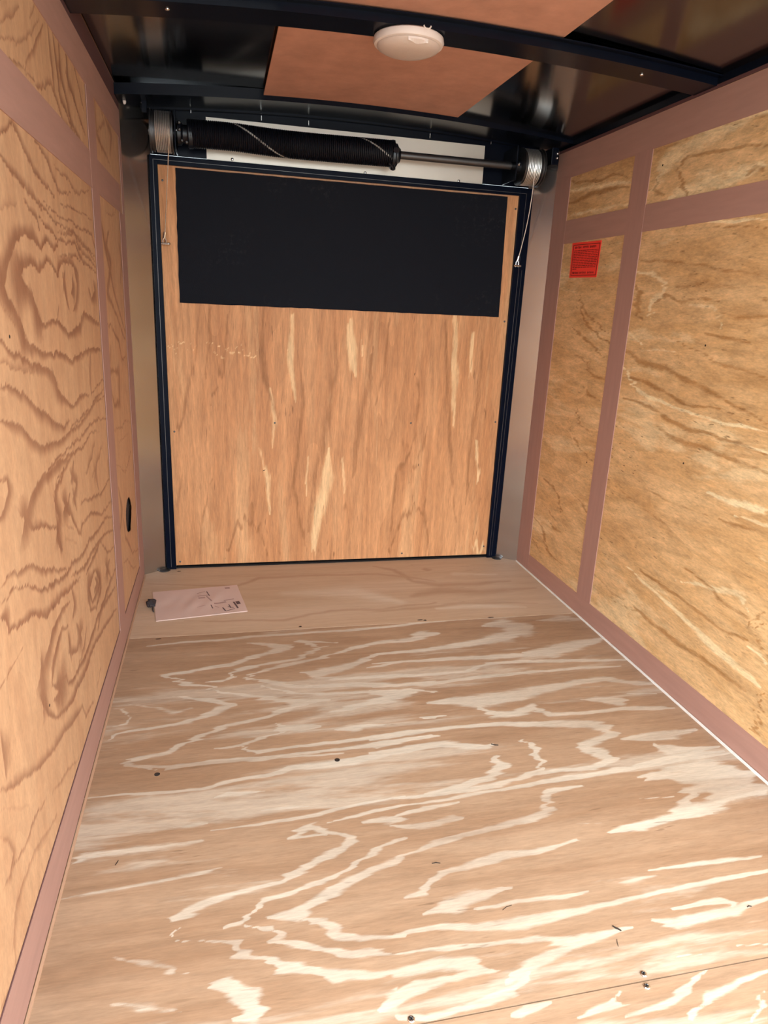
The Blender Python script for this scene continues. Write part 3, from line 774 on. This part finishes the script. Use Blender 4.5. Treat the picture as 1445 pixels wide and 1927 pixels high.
dr = bpy.data.objects.new('door_1', None); COL.objects.link(dr); dr.location = (W/2, 2.63, 0); struct(dr)
panel('plywood_face', 'door', M['door'], (0, 2.603, 0), X, Zv, .106, 1.372, .012, 1.4065, .012, .005, parent=dr, seed=15, warp=.002, fib=(.03, 1, .008, .15))
bm = bmesh.new(); box(bm, .09, 1.39, 2.6155, 2.65, .006, 1.42); obj('door_core', bm, M['dark'], dr)
bm = bmesh.new()
def wob(a, b, n, amp):
    return [(a[0]+(b[0]-a[0])*i/n + random.uniform(-amp, amp)*(0 < i < n), a[1]+(b[1]-a[1])*i/n + random.uniform(-amp, amp)*(0 < i < n)) for i in range(n)]
pts = wob((.161, 1.4005), (1.325, 1.4000), 40, .0006) + wob((1.325, 1.4000), (1.332, .977), 14, .0006) + wob((1.332, .977), (.160, .977), 40, .0008) + wob((.160, .977), (.161, 1.4005), 14, .0012)
prism(bm, [(x, 2.600, z) for x, z in pts], (0, .003, 0)); o = obj('grip_sheet', bm, M['rubber'], dr); o['label'] = 'black gritty rubber sheet'
x = .165
while x < 1.32:     # the raw top edge of the plywood shows as a broken light line
    L_ = random.uniform(.008, .03); bm = bmesh.new(); box(bm, x, min(x+L_, 1.325), 2.6015, 2.603, 1.4022, 1.4052)
    if random.random() < .8 and x < 1.3: pass
    if 'edge_bm' not in globals(): edge_bm = bmesh.new()
    bm.free(); box(edge_bm, x, min(x+L_, 1.325), 2.6018, 2.603, 1.4022, 1.4050); x += L_ + .0012
obj('plywood_edge', edge_bm, M['edge_l'], dr)
for x, z in ((.119, 1.36), (1.361, 1.362), (1.358, .962), (1.358, .574), (1.357, .048), (1.002, .029), (.127, .026), (.125, .528), (.485, .563), (1.009, .567)):
    bm = bmesh.new(); dome(bm, (x, 2.603, z), (0, -1, 0), .0038, .0014, 8); obj('screw', bm, M['steel'], dr, smooth=True)
for x, z, a in ((1.013, .755, 80), (.445, .382, 20), (1.05, .40, 85)):
    bm = bmesh.new(); c, s = math.cos(math.radians(a))*.007, math.sin(math.radians(a))*.007
    prism(bm, [(x-c, 2.6025, z-s), (x+s*.2, 2.6025, z-c*.2), (x+c, 2.6025, z+s), (x-s*.2, 2.6025, z+c*.2)], (0, .001, 0)); obj('split', bm, M['knot'], dr)

# ------------------------------------------------------------------ spring assembly
SY, SZ = 2.53, 1.489
sp = thing('door_spring_assembly', 'long black coil spring on a steel shaft above the ramp door, between two drums', 'door spring', (W/2, SY, SZ))
bm = bmesh.new(); tube(bm, [(.088, SY, SZ), (1.414, SY, SZ)], .0125, 20); obj('shaft', bm, M['steel'], sp, smooth=True)
# coil
m, N, L, P = new_mat('spring_black_with_chalk_line')
co = N.new('ShaderNodeTexCoord').outputs['Object']; sx = N.new('ShaderNodeSeparateXYZ'); L.new(co, sx.inputs[0])
dy = math_n(N, L, 'SUBTRACT', sx.outputs[1], SY); dz = math_n(N, L, 'SUBTRACT', sx.outputs[2], SZ)
ang = math_n(N, L, 'ARCTAN2', dz, math_n(N, L, 'MULTIPLY', dy, -1))   # 0 = facing the viewer, + = up
ph = math_n(N, L, 'ADD', math_n(N, L, 'DIVIDE', ang, 2*PI), math_n(N, L, 'DIVIDE', math_n(N, L, 'SUBTRACT', sx.outputs[0], .42), .41))
frc = math_n(N, L, 'ABSOLUTE', math_n(N, L, 'SUBTRACT', math_n(N, L, 'FRACT', math_n(N, L, 'ADD', ph, .5)), .5))
rad = math_n(N, L, 'SQRT', math_n(N, L, 'ADD', math_n(N, L, 'MULTIPLY', dy, dy), math_n(N, L, 'MULTIPLY', dz, dz)))
st = math_n(N, L, 'MULTIPLY', math_n(N, L, 'LESS_THAN', frc, .012), math_n(N, L, 'GREATER_THAN', rad, .0405))
L.new(mix(N, L, st, (.003, .0035, .007), (.42, .40, .37)), P.inputs['Base Color']); P.inputs['Roughness'].default_value = .42; P.inputs['Specular IOR Level'].default_value = .25
M['spring'] = m
pit = .0064; x0, x1 = .205, .868; n = int((x1-x0)/pit); R = .0385; pts = []; SEG = 20
bend = lambda x: .006*math.exp(-((x-.33)/.13)**2) - .002*math.sin((x-.2)*6)
for i in range(n*SEG+1):
    a = 2*PI*i/SEG; x = x0 + pit*i/SEG; pts.append((x, SY + R*math.cos(a), SZ + bend(x) + R*math.sin(a)))
bm = bmesh.new(); tube(bm, pts, pit*.52, 6); obj('coil_spring', bm, M['spring'], sp, smooth=True)
# cones
bm = bmesh.new(); lathe_x(bm, [(.172, .020), (.176, .034), (.186, .034), (.192, .026), (.206, .026), (.210, .041), (.222, .040)], (SY, SZ)); c1 = obj('stationary_cone', bm, M['oil'], sp, smooth=True)
for dz_, dx_ in ((.024, .183), (.004, .183), (-.026, .190), (-.030, .204)):
    bm = bmesh.new(); dome(bm, (dx_, SY-.036, SZ+dz_), (0, -1, 0), .0055, .006, 6); obj('bolt', bm, M['steel'], c1)
bm = bmesh.new(); lathe_x(bm, [(.858, .030), (.866, .043), (.874, .044), (.879, .036), (.884, .036), (.890, .026), (.896, .022)], (SY, SZ-.002))
c2 = obj('winding_cone', bm, M['oil'], sp, smooth=True)
for a in (80, 170, 260, 350):
    bm = bmesh.new(); u = Vector((0, math.cos(math.radians(a)), math.sin(math.radians(a)))); c = Vector((.873, SY, SZ-.002))
    tube(bm, [c + u*.03, c + u*.046], .009, 10)
    obj('boss', bm, M['oil'], c2, smooth=True)
bm = bmesh.new(); tube(bm, [(.858, SY-.02, SZ-.033), (.870, SY-.022, SZ-.044), (.872, SY-.022, SZ-.053)], .0038, 8); obj('spring_tail', bm, M['oil'], c2, smooth=True)
# drums
def drum(xa, xb, sgn, r0=.054):
    prof = []; n = 10; w_ = (xb-xa)
    prof += [(xa, .016), (xa+.001, r0+.007), (xa+.004, r0+.007), (xa+.005, r0)]
    prof += [(xb-.013, r0-.001), (xb-.012, r0+.005), (xb-.009, r0+.005), (xb-.008, r0+.001), (xb-.004, r0+.001), (xb-.003, r0+.008), (xb-.001, r0+.008), (xb, .016)]
    if sgn < 0: prof = [(xa+xb-x, r) for x, r in prof][::-1]
    bm = bmesh.new(); lathe_x(bm, prof, (SY, SZ), 56); d = obj('cable_drum', bm, M['steel'], sp, smooth=True)
    bm = bmesh.new(); pts = []; n = 9; r = .0572; w0, w1 = (xa+.016, xb-.008) if sgn < 0 else (xa+.010, xb-.018)
    for i in range(n*36+1):
        a = 2*PI*i/36; pts.append((w0 + (w1-w0)*i/(n*36), SY + r*math.cos(a), SZ + r*math.sin(a)))
    tube(bm, pts, .0021, 6); obj('wound_cable', bm, M['cable'], d, smooth=True)
    bm = bmesh.new(); hx = xa-.022 if sgn > 0 else xb
    lathe_x(bm, [(hx, .022), (hx+.022, .022)], (SY, SZ), 24); obj('hub', bm, M['oil'], d, smooth=True)
    bm = bmesh.new(); dome(bm, (hx+.011, SY-.021, SZ+.004), (0, -1, 0), .006, .006, 6); obj('set_screw', bm, M['zinc'], d)
    return d
drum(.094, .164, -1); drum(1.330, 1.408, 1)
# bearing brackets fixed with the shaft
bm = bmesh.new(); box(bm, .168, .172, 2.478, 2.605, 1.437, 1.545); obj('bearing_bracket', bm, M['black'], sp, bevel=.001)
bm = bmesh.new(); box(bm, 1.298, 1.302, 2.478, 2.605, 1.437, 1.545); obj('bearing_bracket', bm, M['black'], sp, bevel=.001)
bm = bmesh.new(); box(bm, 1.436, 1.462, 2.50, 2.56, 1.500, 1.555); b_ = obj('bearing_bracket', bm, M['black'], sp, bevel=.002)
for z in (1.522, 1.536):
    bm = bmesh.new(); dome(bm, (1.456, 2.50, z), (0, -1, 0), .005, .006, 8); obj('bolt', bm, M['zinc'], b_, smooth=True)
bm = bmesh.new(); box(bm, .072, .088, 2.515, 2.60, 1.535, 1.575); obj('bearing_bracket', bm, M['black'], sp, bevel=.002)

# cables: wound on the drum, then down to a clevis at the door's edge
def lift_cable(label, xw0, xw1, xtop, ztop, end, clev, slack=0):
    t = thing('lift_cable', label, 'cable', (xtop, 2.50, ztop), 'door lift cables')
    r = .0575
    bm = bmesh.new(); p0 = Vector((xtop, SY - r - .001, SZ)); p1 = Vector((xtop, SY - r*.93, SZ - .03)); e = Vector(end)
    mid = [p1.lerp(e, q) + Vector((slack*math.sin(PI*q), 0, 0)) for q in (0, .1, .25, .4, .55, .7, .85, 1)]
    tube(bm, [p0] + mid, .0016, 6); obj('hanging_cable', bm, M['cable'], t, smooth=True)
    c = Vector(clev)
    bm = bmesh.new(); tube(bm, [e + Vector((0, 0, .003)), c], .0045, 8); obj('ferrule', bm, M['zinc'], t, smooth=True)
    bm = bmesh.new(); dd = (c - e).normalized()
    for s in (-.005, .005):
        tube(bm, [c + Vector((s*.4, 0, .004)), c + Vector((s, 0, -.006)), c + Vector((s, 0, -.020))], .0022, 8)
    tube(bm, [c + Vector((-.010, 0, -.016)), c + Vector((.013, 0, -.016))], .0038, 8)
    ob = obj('clevis', bm, M['zinc'], t, smooth=True)
    bm = bmesh.new(); dome(bm, c + Vector((.014, .004, -.016)), (1, -.6, 0), .005, .004, 8); obj('pin_head', bm, M['zinc'], ob, smooth=True)
    bm = bmesh.new(); tube(bm, [c + Vector((0, 0, -.016)), c + Vector((0, .03, -.016))], .003, 8); obj('anchor_bolt', bm, M['zinc'], t, smooth=True)
    return t
lift_cable('steel cable hanging from the left drum, crossing bare plywood to its clevis', .101, .148, .152, 1.43, (.1225, 2.575, 1.197), (.119, 2.578, 1.180))
lift_cable('steel cable hanging from the right drum in front of the black door frame', 1.346, 1.392, 1.368, 1.44, (1.3795, 2.575, 1.195), (1.377, 2.578, 1.180), slack=.008)

# ------------------------------------------------------------------ dome light
LX, LY = .722, 1.765
LZ = bow_z(LX)
dl = thing('dome_light', 'round white dome light with a frosted lens under the middle roof bow, switched off', 'light', (LX, LY, LZ))
def lathe_z(prof, c, seg=64):
    bm = bmesh.new()
    rings = [[bm.verts.new((c[0] + r*math.cos(2*PI*k/seg), c[1] + r*math.sin(2*PI*k/seg), z)) for k in range(seg)] for r, z in prof]
    for a, b in zip(rings, rings[1:]):
        for k in range(seg): bm.faces.new([a[k], a[(k+1) % seg], b[(k+1) % seg], b[k]])
    bm.faces.new(rings[0]); bm.faces.new(rings[-1][::-1]); return bm
obj('light_base', lathe_z([(.074, LZ-.0005), (.079, LZ-.004), (.0805, LZ-.012), (.0775, LZ-.018), (.070, LZ-.020), (.064, LZ-.0205)], (LX, LY)), M['plastic'], dl, smooth=True)
obj('lens', lathe_z([(.072, LZ-.0202), (.069, LZ-.025), (.055, LZ-.031), (.035, LZ-.034), (.010, LZ-.035)], (LX, LY)), M['lens'], dl, smooth=True)
bm = bmesh.new()   # raised crescent tab on the rim facing the viewer
pr = []
for i in range(13):
    a = -PI/2 + .08 + (i-6)*.055; r1 = .0715; dr_ = .013*math.cos((i-6)/6*PI/2)**1.5
    pr.append((i, a, r1, dr_))
top = [(LX + r1*math.cos(a), LY + r1*math.sin(a), LZ-.0205) for _, a, r1, _ in pr]
bot = [(LX + (r1-d)*math.cos(a), LY + (r1-d)*math.sin(a), LZ-.0285-.002*(d/.016)) for _, a, r1, d in pr]
tv = [bm.verts.new(p) for p in top]; bv = [bm.verts.new(p) for p in bot]; tv2 = [bm.verts.new((p[0], p[1], p[2]-.004)) for p in top]
for i in range(12):
    bm.faces.new([tv[i], tv[i+1], tv2[i+1], tv2[i]]); bm.faces.new([tv2[i], tv2[i+1], bv[i+1], bv[i]])
obj('release_tab', bm, M['plastic'], dl, smooth=False)
bm = bmesh.new(); tube(bm, [(LX+.022+.008*math.cos(a), 1.689, LZ+.001-.006*abs(math.sin(a))) for a in [PI*i/8 for i in range(9)]], .0016, 6)
obj('wire_clip', bm, M['plastic'], dl, smooth=True)

# ------------------------------------------------------------------ red warning sticker on the right wall
XS = W - .0012
st = thing('warning_sticker', 'small bright red sticker with dark lines of print on the right wall plywood', 'sticker', (W-.0006, 2.27, 1.12))
A, B_, Cc, Dd = (2.368, 1.236), (2.170, 1.231), (2.176, 1.119), (2.364, 1.122)   # tl tr br bl in (y,z)
def SP(u, v, dx=0):
    ya = A[0]+(B_[0]-A[0])*u; za = A[1]+(B_[1]-A[1])*u; yb = Dd[0]+(Cc[0]-Dd[0])*u; zb = Dd[1]+(Cc[1]-Dd[1])*u
    return (XS-dx, ya+(yb-ya)*v, za+(zb-za)*v)
bm = bmesh.new(); prism(bm, [SP(0, 0), SP(1, 0), SP(1, 1), SP(0, 1)], (.0008, 0, 0)); obj('sticker_paper', bm, M['sticker'], st)
bm = bmesh.new()
def ink(u0, u1, v0, v1): prism(bm, [SP(u0, v0), SP(u1, v0), SP(u1, v1), SP(u0, v1)], (-.0003, 0, 0))
ink(.06, .97, .06, .078); ink(.06, .97, .925, .942); ink(.05, .066, .06, .942); ink(.955, .972, .06, .942)
obj('border', bm, M['ink'], st)
bm = bmesh.new()
rnd = random.Random(8)
def word(u0, u1, v0, v1):
    x = u0
    while x < u1 - .006:
        w_ = min(rnd.uniform(.014, .024), u1-x); kx = rnd.random()
        if kx < .4: ink(x, x+w_*.3, v0, v1); ink(x, x+w_, v0+(v1-v0)*.4, v0+(v1-v0)*.62)
        elif kx < .7: ink(x, x+w_, v0, v0+(v1-v0)*.28); ink(x+w_*.35, x+w_*.68, v0, v1)
        else: ink(x, x+w_*.3, v0, v1); ink(x+w_*.6, x+w_*.9, v0, v1); ink(x, x+w_*.9, v0+(v1-v0)*.7, v1)
        x += w_ + .006
for u0, u1 in ((.12, .34), (.40, .60), (.64, .86)): word(u0, u1, .115, .175)
obj('heading', bm, M['ink'], st)
bm = bmesh.new()
for u0, u1 in ((.10, .34), (.38, .60), (.66, .88)): word(u0, u1, .835, .890)
obj('footer_line', bm, M['ink'], st)
bm = bmesh.new(); v = .225
for i in range(12):
    u = .09; end = .93 if i < 11 else .24
    while u < end:
        w_ = rnd.uniform(.04, .12); ink(u, min(u+w_, end), v, v+.017)
        u += w_ + .018
    v += .0475
obj('small_print', bm, M['ink'], st)

# ------------------------------------------------------------------ envelope on the floor
en = thing('paper_envelope', 'pale flat document envelope lying on the floor in front of the ramp door', 'envelope', (.2, 2.27, .0))
q = [(.045, 2.370), (.335, 2.404), (.364, 2.175), (.076, 2.134)]
def EP(u, v, z): # u along long side, v front to back (0 = far edge)
    xa = q[0][0]+(q[1][0]-q[0][0])*u; ya = q[0][1]+(q[1][1]-q[0][1])*u; xb = q[3][0]+(q[2][0]-q[3][0])*u; yb = q[3][1]+(q[2][1]-q[3][1])*u
    return (xa+(xb-xa)*v, ya+(yb-ya)*v, z)
bm = bmesh.new(); nU, nV = 40, 20; G = {}
hz = lambda u, v: .0032 + .0022*math.sin(u*9+v*6)*math.sin(v*PI)*(.4+.6*math.exp(-((v-.5-.3*(u-.3))/.12)**2)) + .0012*math.sin(u*31+v*13)*math.sin(v*PI)*math.sin(u*PI)
for i in range(nU+1):
    for j in range(nV+1): G[i, j] = bm.verts.new(EP(i/nU, j/nV, hz(i/nU, j/nV)))
lo = {}
for i in range(nU+1):
    for j in (0, nV): lo[i, j] = bm.verts.new(EP(i/nU, j/nV, .0004))
for j in range(1, nV):
    for i in (0, nU): lo[i, j] = bm.verts.new(EP(i/nU, j/nV, .0004))
for i in range(nU):
    for j in range(nV): bm.faces.new([G[i, j], G[i+1, j], G[i+1, j+1], G[i, j+1]])
for i in range(nU):
    for j in (0, nV): bm.faces.new([G[i, j], G[i+1, j], lo[i+1, j], lo[i, j]])
for j in range(nV):
    for i in (0, nU): bm.faces.new([G[i, j], G[i, j+1], lo[i, j+1], lo[i, j]])
obj('envelope', bm, M['paper'], en, smooth=True)
def print_on(name, rects, mat):
    for (ua, va, ub, vb, wd) in rects:
        n = 6; bm = bmesh.new()
        for i in range(n):
            a = i/n; b = (i+1)/n
            du, dv = ub-ua, vb-va; l = math.hypot(du, dv); pu, pv = -dv/l*wd, du/l*wd
            P4 = [(ua+du*a+pu, va+dv*a+pv), (ua+du*b+pu, va+dv*b+pv), (ua+du*b-pu, va+dv*b-pv), (ua+du*a-pu, va+dv*a-pv)]
            bm.faces.new([bm.verts.new(EP(x, y, hz(x, y)+.0004)) for x, y in P4])
        bmesh.ops.remove_doubles(bm, verts=bm.verts[:], dist=1e-5)
        obj(name, bm, mat, en)
print_on('printed_line', [(.50, .32, .62, .30, .012), (.50, .40, .58, .38, .02), (.60, .33, .64, .55, .008), (.66, .62, .80, .60, .02), (.78, .55, .90, .52, .012), (.50, .20, .60, .16, .008), (.84, .10, .90, .10, .03), (.46, .70, .56, .66, .006), (.66, .70, .70, .78, .006)], M['pink'])
print_on('printed_mark', [(.615, .16, .635, .33, .006), (.885, .62, .905, .88, .010), (.925, .62, .935, .74, .022), (.74, .80, .76, .92, .008), (.76, .93, .87, .88, .008), (.80, .78, .86, .84, .008), (.82, .70, .83, .84, .006), (.62, .66, .63, .78, .006)], M['pbar'])
# crumpled dark plug at its left end
bm = bmesh.new(); bmesh.ops.create_icosphere(bm, subdivisions=3, radius=1)
for v_ in bm.verts:
    n_ = 1 + .22*math.sin(v_.co.x*5+1)*math.cos(v_.co.y*6) + .12*math.sin(v_.co.z*9+v_.co.x*7)
    v_.co = Vector((.050 + v_.co.x*.015*n_, 2.262 + v_.co.y*.024*n_, max(.0005, .010 + v_.co.z*.011*n_)))
o = obj('debris_lump', bm, M['slotfill'], None, smooth=True)
plug = tag(o, 'small dark crumpled lump touching the left end of the envelope', 'scrap')
bm = bmesh.new(); tube(bm, [(.056, 2.245, .006), (.058, 2.225, .004), (.062, 2.208, .002)], .002, 6); obj('tail', bm, M['slotfill'], plug, smooth=True)

# ------------------------------------------------------------------ fasteners and bits on the floor
def tek(loc, ang, lab):
    t = thing('floor_screw', lab, 'screw', (loc[0], loc[1], 0), 'bright floor screws by the near seam')
    bm = bmesh.new(); r = .0052
    c = Vector((loc[0], loc[1], 0)); seg = 12
    rings = []
    for f, z in ((1.15, .0002), (1.15, .0012), (.9, .0022), (.55, .0026), (.35, .0008)):
        rings.append([bm.verts.new(c + Vector((math.cos(2*PI*k/seg + ang)*r*f*(1 if k % 2 else .88), math.sin(2*PI*k/seg + ang)*r*f, z))) for k in range(seg)])
    for a, b in zip(rings, rings[1:]):
        for k_ in range(seg): bm.faces.new([a[k_], a[(k_+1) % seg], b[(k_+1) % seg], b[k_]])
    bm.faces.new(rings[-1]); bm.faces.new(rings[0][::-1]); obj('head', bm, M['zinc'], t)
    bm = bmesh.new()
    for a in (0, PI/2):
        d = Vector((math.cos(a+ang), math.sin(a+ang), 0))*.0032; p_ = Vector((-d.y, d.x, 0))*.22
        prism(bm, [c+d+p_+Vector((0, 0, .0024)), c-d+p_+Vector((0, 0, .0024)), c-d-p_+Vector((0, 0, .0024)), c+d-p_+Vector((0, 0, .0024))], (0, 0, .0004))
    obj('recess', bm, M['dark'], t)
    return t
tek((.928, .732), .4, 'bright screw head just beyond the floor seam at the lower right')
tek((.921, .712), 1.0, 'bright screw head on the near side of the floor seam at the lower right')
tek((.545, .730), .7, 'bright screw head at the bottom edge of the photo beside the floor seam')
for x, y, lab in ((.140, 1.360, 'dull dark screw head in the floor nearest the left wall'), (.534, 1.347, 'dull dark screw head in the floor near its middle')):
    bm = bmesh.new(); dome(bm, (x, y, 0), (0, 0, 1), .0062, .0012, 12); tag(obj('floor_screw', bm, M['steel'], smooth=True), lab, 'screw', 'dull floor screws')
def splinter(pts, r, lab):
    bm = bmesh.new(); n = len(pts); tube(bm, [(x, y, r*.9) for x, y in pts], [r*(.35 + .65*math.sin(PI*(i+.5)/n)) for i in range(n)], 6)
    tag(obj('wood_splinter', bm, M['knot'], smooth=True), lab, 'splinter', 'dark splinters on the floor')
splinter([(.926, .823), (.930, .817), (.932, .816), (.936, .811)], .0016, 'short dark splinter between the mid right floor grain and the bright screws')
splinter([(.920, .798), (.917, .792), (.915, .785)], .0006, 'hair-thin dark splinter just below a thicker one at the lower right')
splinter([(.908, 1.347), (.916, 1.342), (.924, 1.340)], .0014, 'dark splinter on the floor right of centre, furthest of the splinters')
splinter([(.660, 1.011), (.668, 1.012), (.676, 1.009)], .0010, 'small dark splinter lying straight in the centre of the lower floor')
splinter([(1.189, .815), (1.193, .817), (1.198, .815)], .0011, 'small dark splinter on the floor nearest the right edge of the photo')
splinter([(.087, 1.108), (.089, 1.113), (.091, 1.119)], .0009, 'thin dark splinter on the floor close to the left wall')
splinter([(.752, .888), (.761, .893), (.772, .895)], .0006, 'hair-thin splinter in the lower middle of the floor')
# cracks and knots that belong to the floor boards
def speck(x, y, lx, ly, par, name='crack'):
    bm = bmesh.new(); seg = 10
    vs = [(x + lx*math.cos(2*PI*i/seg)*random.uniform(.7, 1.1), y + ly*math.sin(2*PI*i/seg)*random.uniform(.7, 1.1), .0001) for i in range(seg)]
    prism(bm, vs, (0, 0, .0003)); obj(name, bm, M['knot'], par)
speck(.525, 2.041, .006, .004, o3, 'knot'); speck(.091, 2.012, .010, .003, o, 'knot'); speck(.124, 2.569, .008, .004, o3, 'knot')
speck(.925, 2.040, .012, .003, o3); speck(.940, 2.035, .006, .005, o3, 'knot'); speck(1.17, 2.028, .012, .003, o3)
# little dark nails in the walls
for side, y, z in (('l', 1.116, .933), ('l', 1.126, .329), ('r', 1.89, 1.404), ('r', 1.584, .94), ('r', 1.591, .634), ('r', 2.086, .525)):
    par = [ob for ob in C.objects if ob.name.startswith('wall_left' if side == 'l' else 'wall_right')][0]
    bm = bmesh.new(); dome(bm, (0 if side == 'l' else W, y, z), (1 if side == 'l' else -1, 0, 0), .0028, .0008, 8); obj('nail', bm, M['knot'], par, smooth=True)

# ------------------------------------------------------------------ ground outside the open end
bm = bmesh.new(); box(bm, -14, 14, -16, YN-.02, -.50, -.45); struct(obj('ground', bm, M['gravel']))
